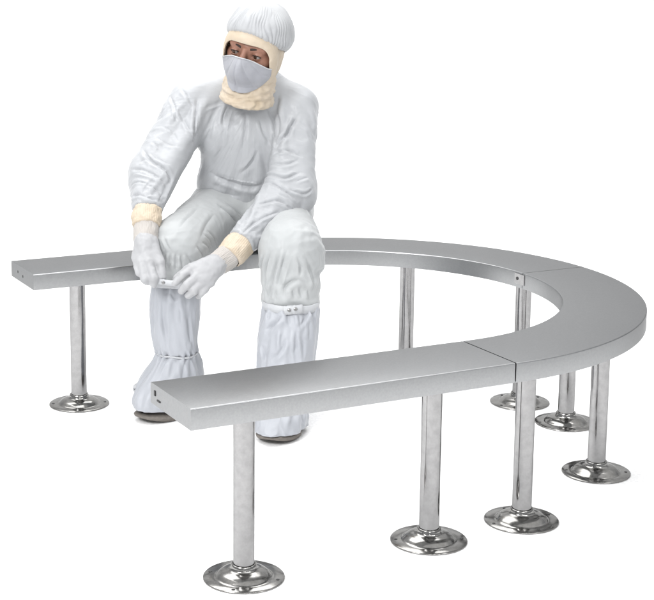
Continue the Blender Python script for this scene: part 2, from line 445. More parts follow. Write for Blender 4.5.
# the folds of the clothes: depth mm (negative: a raised ridge), width mm, points along the fold
FOLDS = {
    'jacket': [
        (5, 5, [(-0.163, 0.701, 0.95), (-0.177, 0.677, 0.905), (-0.191, 0.663, 0.86), (-0.193, 0.665, 0.825)]),
        (3, 4, [(-0.227, 0.704, 0.921), (-0.213, 0.673, 0.876), (-0.203, 0.658, 0.839)]),
        (3, 4, [(-0.199, 0.737, 0.98), (-0.189, 0.705, 0.954), (-0.178, 0.693, 0.926)]),
        (6, 5, [(-0.345, 0.699, 0.797), (-0.336, 0.658, 0.77), (-0.305, 0.618, 0.739), (-0.292, 0.61, 0.708)]),
        (3, 4, [(-0.335, 0.676, 0.793), (-0.314, 0.646, 0.774), (-0.288, 0.626, 0.756)]),
        (4.5, 4, [(-0.388, 0.694, 0.741), (-0.363, 0.649, 0.745), (-0.337, 0.613, 0.726), (-0.314, 0.598, 0.705)]),
        (-3, 4, [(-0.389, 0.676, 0.727), (-0.366, 0.624, 0.727), (-0.334, 0.597, 0.703)]),
        (4, 4, [(-0.4, 0.674, 0.694), (-0.387, 0.63, 0.712), (-0.362, 0.593, 0.7), (-0.337, 0.583, 0.684)]),
        (3.5, 4, [(-0.414, 0.63, 0.667), (-0.396, 0.583, 0.678), (-0.359, 0.561, 0.657)]),
        (2.5, 3.5, [(-0.317, 0.694, 0.822), (-0.303, 0.671, 0.808)]),
        (3, 4, [(-0.271, 0.748, 0.896), (-0.246, 0.749, 0.933)]),
        (2.5, 4, [(-0.301, 0.692, 0.837), (-0.273, 0.661, 0.817), (-0.247, 0.645, 0.808)]),
        (2.5, 3.5, [(-0.373, 0.682, 0.763), (-0.351, 0.669, 0.773), (-0.34, 0.647, 0.757)]),
        (2.5, 3.5, [(-0.23, 0.763, 0.96), (-0.233, 0.715, 0.926), (-0.24, 0.69, 0.885)]),
        (2, 3.5, [(-0.282, 0.705, 0.872), (-0.257, 0.683, 0.855), (-0.25, 0.653, 0.826)]),
        (-2.5, 4, [(-0.071, 0.674, 0.939), (-0.103, 0.689, 0.927), (-0.143, 0.685, 0.916)]),
        (2.5, 4, [(-0.068, 0.674, 0.93), (-0.086, 0.664, 0.9), (-0.097, 0.655, 0.869)]),
        (-2.5, 5, [(-0.054, 0.667, 0.917), (-0.08, 0.648, 0.869), (-0.085, 0.652, 0.805)]),
        (3, 4, [(0.015, 0.612, 0.888), (0.023, 0.599, 0.844), (0.041, 0.592, 0.815)]),
        (2.5, 4, [(0.044, 0.612, 0.925), (0.061, 0.597, 0.871), (0.051, 0.562, 0.821)]),
        (6, 5, [(0.123, 0.565, 0.897), (0.085, 0.552, 0.852), (0.044, 0.548, 0.795)]),
        (3.5, 4, [(0.077, 0.6, 0.918), (0.064, 0.567, 0.858), (0.043, 0.553, 0.797)]),
        (5, 7, [(-0.116, 0.707, 0.716), (-0.07, 0.655, 0.688), (-0.012, 0.627, 0.672), (0.023, 0.611, 0.682)]),
        (2.5, 5, [(-0.123, 0.724, 0.656), (-0.089, 0.673, 0.648), (-0.039, 0.645, 0.639)]),
        (2, 5, [(-0.112, 0.684, 0.892), (-0.129, 0.679, 0.843), (-0.15, 0.708, 0.802)]),
        (2.5, 5, [(-0.023, 0.635, 0.912), (-0.03, 0.62, 0.857), (-0.043, 0.623, 0.793)]),
        (2.5, 5, [(0.004, 0.601, 0.794), (-0.012, 0.612, 0.748), (-0.043, 0.636, 0.715)]),
        (4, 4, [(0.037, 0.548, 0.782), (0.071, 0.524, 0.796), (0.102, 0.502, 0.778)]),
        (4, 4, [(0.027, 0.605, 0.698), (0.032, 0.488, 0.714), (0.09, 0.477, 0.731)]),
        (4.5, 4, [(0.021, 0.614, 0.659), (0.013, 0.471, 0.689), (0.062, 0.442, 0.652)]),
        (4.5, 4, [(-0.065, 0.46, 0.64), (-0.011, 0.443, 0.657), (0.035, 0.431, 0.628)]),
        (3.5, 4, [(-0.128, 0.407, 0.584), (-0.077, 0.414, 0.61), (-0.009, 0.425, 0.622)]),
        (3, 3.5, [(-0.148, 0.407, 0.561), (-0.117, 0.407, 0.59), (-0.091, 0.406, 0.6)]),
        (2.5, 4, [(0.027, 0.548, 0.748), (0.054, 0.503, 0.755), (0.094, 0.499, 0.769)]),
        (2.5, 3.5, [(0.069, 0.464, 0.706), (0.113, 0.468, 0.715)]),
        (3, 3.5, [(0.043, 0.455, 0.683), (0.089, 0.447, 0.669), (0.123, 0.458, 0.684)]),
    ],
    'trousers': [
        (6, 6, [(-0.123, 0.616, 0.62), (-0.089, 0.612, 0.592), (-0.056, 0.623, 0.559)]),
        (4, 5, [(-0.086, 0.635, 0.621), (-0.053, 0.63, 0.596), (-0.026, 0.627, 0.569)]),
        (3, 3.5, [(-0.231, 0.498, 0.558), (-0.193, 0.523, 0.513)]),
        (3, 3.5, [(-0.208, 0.518, 0.563), (-0.164, 0.548, 0.51)]),
        (3, 3.5, [(-0.246, 0.477, 0.538), (-0.199, 0.522, 0.495)]),
        (3, 3.5, [(-0.268, 0.465, 0.53), (-0.243, 0.477, 0.488)]),
        (3, 3.5, [(-0.336, 0.469, 0.51), (-0.335, 0.472, 0.46)]),
        (3, 3.5, [(-0.322, 0.463, 0.504), (-0.316, 0.463, 0.466)]),
        (3, 3.5, [(-0.349, 0.477, 0.51), (-0.353, 0.483, 0.465)]),
        (3, 3.5, [(-0.363, 0.49, 0.521), (-0.362, 0.493, 0.452)]),
        (3, 3.5, [(-0.307, 0.46, 0.509), (-0.282, 0.464, 0.472)]),
        (2.5, 3.5, [(-0.361, 0.502, 0.556), (-0.351, 0.479, 0.522)]),
        (2.5, 5, [(-0.196, 0.606, 0.627), (-0.255, 0.548, 0.608), (-0.312, 0.493, 0.584)]),
        (2, 6, [(-0.161, 0.578, 0.603), (-0.211, 0.527, 0.577), (-0.252, 0.478, 0.551)]),
        (5, 5, [(-0.095, 0.308, 0.525), (-0.102, 0.326, 0.454), (-0.104, 0.308, 0.375)]),
        (5, 5, [(-0.077, 0.282, 0.528), (-0.089, 0.291, 0.472), (-0.099, 0.299, 0.423), (-0.103, 0.303, 0.379)]),
        (4, 4.5, [(-0.063, 0.27, 0.529), (-0.076, 0.277, 0.474), (-0.085, 0.279, 0.431)]),
        (-3, 5, [(-0.052, 0.26, 0.512), (-0.068, 0.266, 0.451), (-0.074, 0.267, 0.427)]),
        (6, 5, [(-0.071, 0.259, 0.394), (-0.073, 0.264, 0.421), (-0.056, 0.256, 0.439), (-0.031, 0.248, 0.448), (-0.005, 0.244, 0.431)]),
        (4, 5, [(-0.009, 0.251, 0.51), (0.02, 0.254, 0.457), (0.018, 0.249, 0.409)]),
        (3.5, 4, [(-0.105, 0.334, 0.509), (-0.103, 0.367, 0.459)]),
        (3, 4, [(0.104, 0.488, 0.63), (0.109, 0.431, 0.587)]),
        (3, 4, [(-0.034, 0.254, 0.517), (-0.022, 0.251, 0.48), (-0.027, 0.248, 0.451)]),
        (3, 4, [(-0.05, 0.248, 0.416), (-0.048, 0.245, 0.392)]),
        (3, 4, [(-0.029, 0.244, 0.421), (-0.024, 0.24, 0.391)]),
        (3, 4, [(-0.001, 0.244, 0.412), (0.001, 0.241, 0.385)]),
        (3, 4, [(-0.091, 0.28, 0.413), (-0.091, 0.279, 0.383)]),
    ],
    'boot_cover': [
        (3, 5, [(-0.304, 0.453, 0.311), (-0.303, 0.449, 0.268), (-0.303, 0.441, 0.232)]),
        (3, 4, [(-0.355, 0.472, 0.393), (-0.343, 0.469, 0.371), (-0.333, 0.462, 0.371)]),
        (2.5, 5, [(-0.374, 0.49, 0.366), (-0.375, 0.481, 0.312), (-0.37, 0.471, 0.257)]),
        (2.5, 4, [(-0.331, 0.453, 0.345), (-0.33, 0.448, 0.302)]),
    ],
    'boot_cover.001': [
        (7, 6, [(-0.127, 0.274, 0.294), (-0.104, 0.256, 0.318), (-0.091, 0.245, 0.341)]),
        (4, 4, [(-0.041, 0.225, 0.346), (-0.046, 0.208, 0.311)]),
        (4, 4, [(-0.047, 0.208, 0.308), (-0.021, 0.224, 0.332), (-0.007, 0.226, 0.349)]),
        (3.5, 4, [(-0.058, 0.209, 0.303), (-0.07, 0.194, 0.237)]),
        (3, 4, [(-0.098, 0.226, 0.294), (-0.107, 0.213, 0.255)]),
        (3.5, 5, [(-0.131, 0.222, 0.218), (-0.107, 0.21, 0.246), (-0.091, 0.213, 0.278)]),
        (3, 5, [(-0.008, 0.217, 0.326), (-0.02, 0.201, 0.269)]),
        (3, 4, [(-0.108, 0.286, 0.346), (-0.118, 0.279, 0.324)]),
        (3, 4, [(-0.071, 0.246, 0.351), (-0.075, 0.223, 0.313)]),
        (3, 5, [(-0.14, 0.274, 0.25), (-0.136, 0.254, 0.214)]),
        (3, 5, [(-0.04, 0.201, 0.272), (-0.044, 0.186, 0.22)]),
    ],
}
J = {k: np.array(v) for k, v in J.items()}
for s_ in 'rl':                                          # the sleeve end lies on the forearm's axis
    a_, b_ = J['el_' + s_], J['wr_' + s_]
    ab_ = (b_ - a_) / np.linalg.norm(b_ - a_)
    J['sl_' + s_] = a_ + ab_ * ((J['sl_' + s_] - a_) @ ab_)
cr, cu, cf, co = (np.array(v[:]) for v in (CR, CU, CF, CO))

def capsule_d(P, a, b, ra, rb):
    ab = b - a
    t = np.clip(((P - a) @ ab) / max(ab @ ab, 1e-9), 0, 1)
    d = np.linalg.norm(P - a - t[:, None] * ab, axis=1)
    return d - (ra + (rb - ra) * t)

def smin(d1, d2, k):
    h = np.clip(0.5 + 0.5 * (d2 - d1) / k, 0, 1)
    return d2 * (1 - h) + d1 * h - k * h * (1 - h)

def field(prims, k=0.03, grow=0.0):
    def f(P):
        d = None
        for q in prims:
            di = capsule_d(P, q[0], q[1], q[2], q[3])
            d = di if d is None else smin(d, di, q[4] if len(q) > 4 else k)
        return d - grow
    return f

def grad(f, P, e=0.002):
    G = np.stack([f(P + np.eye(3)[i] * e) - f(P - np.eye(3)[i] * e) for i in range(3)], 1)
    return G / (np.linalg.norm(G, axis=1)[:, None] + 1e-9)

def surface_nets(f, xs, ys, zs):
    nx, ny, nz = len(xs), len(ys), len(zs)
    X, Y, Z = np.meshgrid(xs, ys, zs, indexing='ij')
    P = np.stack([X.ravel(), Y.ravel(), Z.ravel()], 1)
    D = np.concatenate([f(P[i:i + 400000]) for i in range(0, len(P), 400000)]).reshape(nx, ny, nz)
    P = P.reshape(nx, ny, nz, 3)
    S = D < 0
    acc = np.zeros((nx - 1, ny - 1, nz - 1, 3)); cnt = np.zeros((nx - 1, ny - 1, nz - 1))
    corners = [(i, j, k) for i in (0, 1) for j in (0, 1) for k in (0, 1)]
    def sl(c): return (slice(c[0], nx - 1 + c[0]), slice(c[1], ny - 1 + c[1]), slice(c[2], nz - 1 + c[2]))
    for a in corners:
        for ax in range(3):
            if a[ax] == 1: continue
            b = list(a); b[ax] = 1
            Da, Db = D[sl(a)], D[sl(b)]
            cr_ = (Da < 0) != (Db < 0)
            t = np.where(cr_, Da / np.where(cr_, Da - Db, 1), 0)
            pa, pb = P[sl(a)], P[sl(b)]
            acc += np.where(cr_[..., None], pa + t[..., None] * (pb - pa), 0)
            cnt += cr_
    act = cnt > 0
    idx = -np.ones(act.shape, int); idx[act] = np.arange(act.sum())
    V = acc[act] / cnt[act][:, None]
    F = []
    for ax in range(3):
        o1, o2 = [i for i in range(3) if i != ax]
        lo = [slice(0, None)] * 3; hi = [slice(0, None)] * 3
        n = [nx, ny, nz]
        sa = [slice(0, n[i]) for i in range(3)]; sb = list(sa)
        sa[ax] = slice(0, n[ax] - 1); sb[ax] = slice(1, n[ax])
        ch = S[tuple(sa)] != S[tuple(sb)]
        I = np.argwhere(ch)
        I = I[(I[:, o1] > 0) & (I[:, o1] < n[o1] - 1) & (I[:, o2] > 0) & (I[:, o2] < n[o2] - 1)]
        inside = S[tuple(I.T)]
        def cell(d1, d2):
            K = I.copy(); K[:, o1] += d1; K[:, o2] += d2
            return idx[tuple(K.T)]
        q = np.stack([cell(-1, -1), cell(0, -1), cell(0, 0), cell(-1, 0)], 1)
        if ax == 1: q = q[:, ::-1]
        q[~inside] = q[~inside][:, ::-1]
        F.append(q)
    F = np.concatenate(F)
    F = F[(F >= 0).all(1)]
    return V, F

def bounds(prims, pad):
    A = np.array([q[0] for q in prims] + [q[1] for q in prims])
    r = max(max(q[2], q[3]) for q in prims) + pad
    return A.min(0) - r, A.max(0) + r

def edges_of(F):
    E = np.concatenate([F[:, [0, 1]], F[:, [1, 2]], F[:, [2, 3]], F[:, [3, 0]]])
    E = np.unique(np.sort(E, 1), axis=0)
    Dg = np.concatenate([F[:, [0, 2]], F[:, [1, 3]]])
    return E, np.unique(np.sort(Dg, 1), axis=0)

def relax(V, F, it=2, lam=0.5):
    E, _ = edges_of(F)
    n = len(V)
    deg = np.bincount(E.ravel(), minlength=n).astype(float)[:, None]
    for _ in range(it):
        S_ = np.stack([np.bincount(E[:, 0], V[E[:, 1], i], n) + np.bincount(E[:, 1], V[E[:, 0], i], n) for i in range(3)], 1)
        V = V + lam * (S_ / np.maximum(deg, 1) - V)
    return V

def vnoise(V, freq, seed=0):
    o = Vector((seed * 13.7, seed * 7.1, seed * 3.3))
    return np.array([noise.noise(Vector(v) * freq + o) for v in V])

def grid(prims, h, pad=0.02):
    lo, hi = bounds(prims, pad)
    return [np.arange(lo[i], hi[i] + h, h) for i in range(3)]

def clip_faces(F, V, keep):
    """drop faces whose centre fails keep(points)"""
    c = V[F].mean(1)
    F = F[keep(c)]
    used = np.unique(F)
    mp = -np.ones(len(V), int); mp[used] = np.arange(len(used))
    return V[used], mp[F], used

def plane_keep(p, nrm):
    nrm = np.array(nrm) / np.linalg.norm(nrm)
    return lambda c: (c - p) @ nrm > 0

person = empty('person', (-0.15, 0.45, 0), 'person in white cleanroom suit, hood and mask seated on the bench fastening a boot strap', 'person')

# ---- head frame
hc = J['head']
def rot(v, ax, a): return np.array((Matrix.Rotation(a, 3, Vector(ax)) @ Vector(v))[:])
toward = -cf.copy(); toward[2] = 0; toward /= np.linalg.norm(toward)
hx, hy, hz = -np.cross(toward, [0, 0, 1]), toward, np.array([0, 0, 1.0])      # hx: his left
hx = np.cross(hy, hz); hx = -hx if hx @ cr < 0 else hx
def turn(ax, a):
    global hx, hy, hz
    hx, hy, hz = rot(hx, ax, a), rot(hy, ax, a), rot(hz, ax, a)
turn(hz, math.radians(-23))          # face towards the picture's left
turn(hx, math.radians(8))            # look down
turn(hy, math.radians(-13))          # roll
if (hy @ cu) > 0: pass
HM = np.stack([hx, hy, hz], 1)       # local -> world columns
HS = 1.06
def H(p): return hc + HS * np.atleast_2d(p) @ HM.T
def Hinv(P): return (P - hc) @ HM / HS

# ---- body prims: (a, b, ra, rb, blend)
def px_pt(*a): return np.array(a, float)
j = J
def mixp(a, b, t): return a * (1 - t) + b * t
torso = [
    (j['chest_r'], j['chest_l'], 0.095, 0.095, 0.05),
    (j['belly_r'], j['belly_l'], 0.106, 0.104, 0.06),
    (j['chest'], j['waist'], 0.105, 0.112, 0.06),
    (j['sh_r'], j['nape'], 0.066, 0.062, 0.05),
    (j['nape'], j['neck'], 0.062, 0.062, 0.04),
    (j['sh_l'], j['nape'], 0.066, 0.062, 0.05),
]
arm_r = [(j['sh_r'], j['el_r'], 0.084, 0.080, 0.014), (j['el_r'], j['wr_r'], 0.080, 0.050, 0.02)]
arm_l = [(j['sh_l'], j['el_l'], 0.081, 0.079, 0.016), (j['el_l'], j['wr_l'], 0.079, 0.050, 0.02)]
hipz = [(j['hip_r'], j['hip_l'], 0.118, 0.112, 0.05), (j['pelvis'] + np.array([0, 0.02, 0.0]), j['waist'], 0.116, 0.088, 0.05)]
thigh_r = [(j['hip_r'], j['kn_r'], 0.108, 0.088, 0.03)]
thigh_l = [(j['hip_l'], j['kn_l'], 0.099, 0.091, 0.03)]
bt_r, bt_l = [np.array(RINGS[k][1]) for k in ('boot_r', 'boot_l')]
shin_r = [(j['kn_r'], bt_r[:3] - np.array([0, 0, 0.05]), 0.086, bt_r[3] + 0.004, 0.03)]
shin_l = [(j['kn_l'], bt_l[:3] - np.array([0, 0, 0.05]), 0.094, bt_l[3] + 0.004, 0.03)]

def shrink(prims, k):
    return [(q[0], q[1], q[2] * k, q[3] * k) + tuple(q[4:]) for q in prims]

# ---- the body: one continuous skin, head included
def head_field():
    s = np.array([0.0755, 0.092, 0.110])
    def f(P):
        q = Hinv(P)
        c = q - np.array([0, -0.012, 0.0])
        k = np.linalg.norm(c / s, axis=1)
        d = (k - 1) * 0.085
        def cap(a, b, ra, rb): return capsule_d(q, np.array(a), np.array(b), ra, rb)
        d = smin(d, cap((-0.018, 0.046, -0.085), (0.018, 0.046, -0.085), 0.022, 0.022), 0.03)       # jaw
        d = smin(d, cap((-0.040, 0.052, 0.024), (0.040, 0.052, 0.024), 0.022, 0.022), 0.012)        # brow ridge
        d = smin(d, cap((-0.042, 0.050, -0.022), (-0.063, 0.022, -0.016), 0.020, 0.018), 0.015)      # cheekbones
        d = smin(d, cap((0.042, 0.050, -0.022), (0.063, 0.022, -0.016), 0.020, 0.018), 0.015)
        d = smin(d, cap((0, 0.082, 0.012), (0, 0.104, -0.036), 0.007, 0.0125), 0.010)               # nose
        for sx_ in (-1, 1):
            e_ = np.array([sx_ * 0.0345, 0.0635, -0.002])
            sock = np.linalg.norm((q - e_ - np.array([0, 0.016, 0])) / np.array([1.25, 1, 0.8]), axis=1) - 0.0125
            d = -smin(-d, sock, 0.006)
            lid = np.abs(np.linalg.norm(q - e_, axis=1) - 0.0135) - 0.0016
            opening = (np.abs(q[:, 2] - e_[2]) / 0.0044) ** 2 + ((q[:, 0] - e_[0]) / 0.0135) ** 2
            lid = np.where((opening < 1) & (q[:, 1] > e_[1]), 0.004, lid)
            d = smin(d, lid, 0.003)
        return d * HS
    return f
body_prims = (shrink(torso, 0.82) + shrink(arm_r, 0.48) + shrink(arm_l, 0.48) + shrink(hipz, 0.85) + shrink(thigh_r, 0.78) + shrink(thigh_l, 0.78)
    + [(j['kn_r'], j['an_r'], 0.058, 0.034, 0.03), (j['kn_l'], j['an_l'], 0.060, 0.034, 0.03), (j['an_r'], j['an_r'] + np.array([0, 0, -0.06]), 0.03, 0.024, 0.03), (j['an_l'], j['an_l'] + np.array([0, 0, -0.06]), 0.03, 0.024, 0.03),
       (j['an_r'] + np.array([0, 0, -0.06]), j['toe_r'], 0.024, 0.016, 0.03), (j['an_l'] + np.array([0, 0, -0.06]), j['toe_l'], 0.024, 0.016, 0.03),
       (j['neck'] + np.array([0, 0, -0.05]), hc - hz * 0.06 - hy * 0.025, 0.045, 0.042, 0.03)])
def build_body():
    fb = field(body_prims, 0.03); fh = head_field()
    fn = lambda P: smin(fb(P), fh(P), 0.02)
    lo, hi = bounds(body_prims, 0.02)
    lo = np.minimum(lo, hc - 0.14); hi = np.maximum(hi, hc + 0.15)
    def axis(l, h_, a, b):
        return np.concatenate([np.arange(l, a, 0.014), np.arange(max(a, l), b, 0.0026), np.arange(b, h_ + 0.014, 0.014)])
    face = hc + hy * 0.06
    # fine cells round the face only, coarse ones under the clothes
    xs = axis(lo[0], hi[0], face[0] - 0.07, face[0] + 0.07)
    ys = axis(lo[1], hi[1], face[1] - 0.06, face[1] + 0.06)
    zs = axis(lo[2], hi[2], face[2] - 0.05, face[2] + 0.05)
    V, F = surface_nets(fn, xs, ys, zs)
    return mesh_obj('body', V, F, M['skin'], person)
body = build_body()

for sx_ in (-1, 1):                                     # eyes look to the picture's left
    e_ = np.array([sx_ * 0.0345, 0.0635, -0.002])
    V, F = lathe([(0.0118 * math.sin(math.pi * (k + 0.001) / 24), 0.0118 * math.cos(math.pi * (k + 0.001) / 24)) for k in range(24)], 32)
    gaze = np.array([-0.25, 1.0, -0.06]); gaze /= np.linalg.norm(gaze)
    q = Vector(gaze).to_track_quat('Z', 'Y')
    V = np.array([(q @ Vector(v))[:] for v in V]) + e_
    eye = mesh_obj('eye', H(V), F, M['eye_white'], person)
    eye.data.materials.append(M['iris'])
    for p in eye.data.polygons:
        c = np.mean([V[i] for i in p.vertices], 0) - e_
        if (c / np.linalg.norm(c)) @ gaze > 0.85: p.material_index = 1
    V = []; F = []                                      # lashes along the upper lid
    for k in range(13):
        u = -1 + k / 6
        x = e_[0] + 0.0142 * u; z = e_[2] + 0.0046 * math.sqrt(max(0.02, 1 - u * u)) + 0.0004
        y = e_[1] + math.sqrt(max(1e-6, 0.0146 ** 2 - (0.0142 * u * 0.92) ** 2 - 0.0046 ** 2 * (1 - u * u)))
        for a in range(5):
            an = a / 5 * 2 * math.pi
            V.append((x, y + 0.0012 * math.sin(an), z + 0.0011 * math.cos(an)))
    for k in range(12):
        for a in range(5):
            F.append((k * 5 + a, k * 5 + (a + 1) % 5, k * 5 + 5 + (a + 1) % 5, k * 5 + 5 + a))
    mesh_obj('eyelash', H(V), F, M['brow'], person)
    # eyebrow: a tapered arc of hair
    V = []; F = []; n = 14
    for k in range(n + 1):
        t = k / n
        x = sx_ * (0.015 + 0.040 * t); z = 0.0175 + 0.007 * math.sin(t * 2.2) - 0.006 * t
        yy = 0.0768 - 0.020 * t * t
        w_ = 0.0040 * (1 - t) ** 0.6 + 0.0008
        for a in range(6):
            an = a / 6 * 2 * math.pi
            V.append((x, yy + 0.0032 * math.sin(an), z + w_ * math.cos(an)))
    for k in range(n):
        for a in range(6):
            a2 = (a + 1) % 6
            F.append((k * 6 + a, k * 6 + a2, k * 6 + 6 + a2, k * 6 + 6 + a))
    mesh_obj('eyebrow', H(V), F, M['brow'], person)

# ---- cloth garments
def collider(name, verts_faces):
    o = mesh_obj(name, *verts_faces, M['skin'])
    o.modifiers.new('hit', 'COLLISION')
    o.collision.thickness_outer = 0.004
    o.collision.thickness_inner = 0.02
    o.collision.cloth_friction = 25
    return o

def garment(name, prims, colprims, h, pinfn, mat, clip=None, k=0.03, frames=26, grow=-0.12, growfn=None, bend=0.01, grav=0.25, seed=1, amp=0.004, freq=20, sub=1, extra=(), shape=None, crease=None, soft=(), smooth=1):
    """a garment cut larger than the body, draped over it with Blender's cloth solver so that it falls into folds"""
    f = field(prims, k)
    V, F = surface_nets(f, *grid(prims, h))
    V = relax(V, F, 3)
    if shape is not None: V = shape(V)
    pin = pinfn(V)
    V = V + grad(f, V) * ((vnoise(V, freq, seed) * amp) * (1 - pin))[:, None]
    bV, bF = surface_nets(field(colprims, k), *grid(colprims, 0.014))
    hits = [collider('hit', (relax(bV, bF, 2), bF))] + [collider('hit', e_) for e_ in extra]
    o = mesh_obj(name, V, F, mat)
    vg = o.vertex_groups.new(name='pin')
    for i in np.nonzero(pin > 0)[0]: vg.add([int(i)], float(pin[i]), 'REPLACE')
    cm = o.modifiers.new('cloth', 'CLOTH')
    s = cm.settings
    s.quality = 5; s.mass = 0.15
    s.tension_stiffness = 20; s.compression_stiffness = 20; s.shear_stiffness = 10
    s.bending_stiffness = bend; s.bending_damping = 0.5; s.air_damping = 2.0
    s.vertex_group_mass = 'pin'
    if growfn is not None:
        gv = o.vertex_groups.new(name='grow')
        for i, w_ in enumerate(growfn(V)): gv.add([i], float(w_), 'REPLACE')
        s.vertex_group_shrink = 'grow'
        s.shrink_min = 0.0; s.shrink_max = grow
    else:
        s.shrink_min = grow
    s.effector_weights.gravity = grav
    cm.collision_settings.collision_quality = 2
    cm.collision_settings.distance_min = 0.004
    cm.collision_settings.use_self_collision = False
    cm.point_cache.frame_start = 1; cm.point_cache.frame_end = frames + 5
    for fr in range(1, frames + 1): sc.frame_set(fr)
    me = o.evaluated_get(bpy.context.evaluated_depsgraph_get()).to_mesh()
    X = np.zeros(len(V) * 3); me.vertices.foreach_get('co', X); X = X.reshape(-1, 3)
    o.evaluated_get(bpy.context.evaluated_depsgraph_get()).to_mesh_clear()
    for q in hits + [o]: bpy.data.objects.remove(q)
    sc.frame_set(1)
    X = relax(X, F, smooth, 0.4)
    for p_, r_ in soft:
        w_ = np.clip((r_ - np.linalg.norm(X - p_, axis=1)) / 0.05, 0, 1)[:, None]
        for _ in range(14): X = X * (1 - w_) + relax(X, F, 1, 0.5) * w_
    if clip is not None: X, F, used = clip_faces(F, X, clip)
    o = mesh_obj(name, X, F, mat, person)
    refine(o, 2)
    if crease is not None: displace(o, crease)
    fold(o, FOLDS.get(name, []))
    return o

def refine(o, lv):
    """subdivide the mesh for good, so that folds can be worked into it"""
    md = o.modifiers.new('sub', 'SUBSURF'); md.levels = lv
    bpy.context.view_layer.update()
    me = bpy.data.meshes.new_from_object(o.evaluated_get(bpy.context.evaluated_depsgraph_get()))
    o.modifiers.remove(md)
    old = o.data; o.data = me
    me.name = old.name; bpy.data.meshes.remove(old)
    me.polygons.foreach_set('use_smooth', [True] * len(me.polygons))

def coords(o):
    n_ = len(o.data.vertices)
    X = np.zeros(n_ * 3); o.data.vertices.foreach_get('co', X); X = X.reshape(-1, 3)
    NN = np.zeros(n_ * 3); o.data.vertices.foreach_get('normal', NN); NN = NN.reshape(-1, 3)
    W = np.array(o.matrix_world)
    return X, NN, X @ W[:3, :3].T + W[:3, 3]

def displace(o, fn):
    bpy.context.view_layer.update()
    X, NN, Xw = coords(o)
    X = X + NN * fn(Xw)[:, None]
    o.data.vertices.foreach_set('co', X.ravel()); o.data.update()

def fold(o, lines):
    """press fold lines into a garment: a narrow valley with raised shoulders, fading out at both ends"""
    if not lines: return
    bpy.context.view_layer.update()
    X, NN, Xw = coords(o)
    kd = KDTree(len(Xw))
    for i, p in enumerate(Xw): kd.insert(p, i)
    kd.balance()
    tot = np.zeros(len(Xw))
    for amp, w, pts in lines:
        amp *= 0.00120; w *= 0.00125
        n_ = max(8, int(sum(np.linalg.norm(np.subtract(pts[i + 1], pts[i])) for i in range(len(pts) - 1)) / 0.003))
        S = smooth_path(pts, n_)
        S = np.array([kd.find(p)[0][:] for p in S])
        for _ in range(10): S[1:-1] = 0.5 * S[1:-1] + 0.25 * (S[:-2] + S[2:])
        lo, hi = S.min(0) - 4 * w, S.max(0) + 4 * w
        idx = np.nonzero(((Xw > lo) & (Xw < hi)).all(1))[0]
        if not len(idx): continue
        P = Xw[idx]
        best = np.full(len(P), 9.0); tt = np.zeros(len(P))
        for i in range(n_):
            ab = S[i + 1] - S[i]
            u = np.clip(((P - S[i]) @ ab) / (ab @ ab + 1e-12), 0, 1)
            d = np.linalg.norm(P - S[i] - u[:, None] * ab, axis=1)
            m_ = d < best
            best[m_] = d[m_]; tt[m_] = (i + u[m_]) / n_
        fade = np.clip(np.minimum(tt, 1 - tt) / 0.3, 0, 1); fade = 0.15 + 0.85 * fade * (2 - fade)
        sd = np.sign(((P - S[0]) @ np.cross(S[-1] - S[0], NN[idx].mean(0))))
        prof = -np.exp(-(best / (0.7 * w)) ** 1.2) + (0.55 + 0.30 * sd) * np.exp(-((best - 1.9 * w) / (1.2 * w)) ** 2)
        tot[idx] += amp * fade * prof
    X = X + NN * tot[:, None]
    o.data.vertices.foreach_set('co', X.ravel()); o.data.update()

def ridges(P, axes, fa, fc, seed, warp=0.35):
    """sharp-crested, flat-bottomed folds lying across the given axis: -1..1"""
    out = np.zeros(len(P))
    o = Vector((seed * 3.1, seed * 5.7, seed * 1.3))
    for i in range(len(P)):
        p = P[i]; a = axes[i]
        u = p @ a
        q = Vector((p - a * u) * fc + a * (u * fa))
        wv = noise.noise_vector(Vector(p) * 11 + o)
        q = q + wv * warp
        r1 = 1 - 2.4 * abs(noise.noise(q + o)); r2 = 1 - 2.4 * abs(noise.noise(q * 2.1 - o))
        out[i] = 0.7 * r1 * abs(r1) + 0.3 * r2 * abs(r2)
    return out

def near(p, r, soft=0.02):
    return lambda V: np.clip((r + soft - np.linalg.norm(V - p, axis=1)) / soft, 0, 1)

# torso, sleeves
def perp_frame(t):
    t = t / np.linalg.norm(t)
    a = np.cross(t, [0, 0, 1.0]); a /= np.linalg.norm(a)
    return a, np.cross(a, t)

def smooth_path(P, n):
    """Catmull-Rom through the rows of P (any number of columns)"""
    P = np.array(P, float)
    Q = np.vstack([2 * P[0] - P[1], P, 2 * P[-1] - P[-2]])
    out = []
    m_ = len(P) - 1
    for k in range(n + 1):
        s = k / n * m_; i = min(int(s), m_ - 1); t = s - i
        a, b, c, e_ = Q[i], Q[i + 1], Q[i + 2], Q[i + 3]
        out.append(0.5 * (2 * b + (c - a) * t + (2 * a - 5 * b + 4 * c - e_) * t * t + (3 * b - a - 3 * c + e_) * t ** 3))
    return np.array(out)

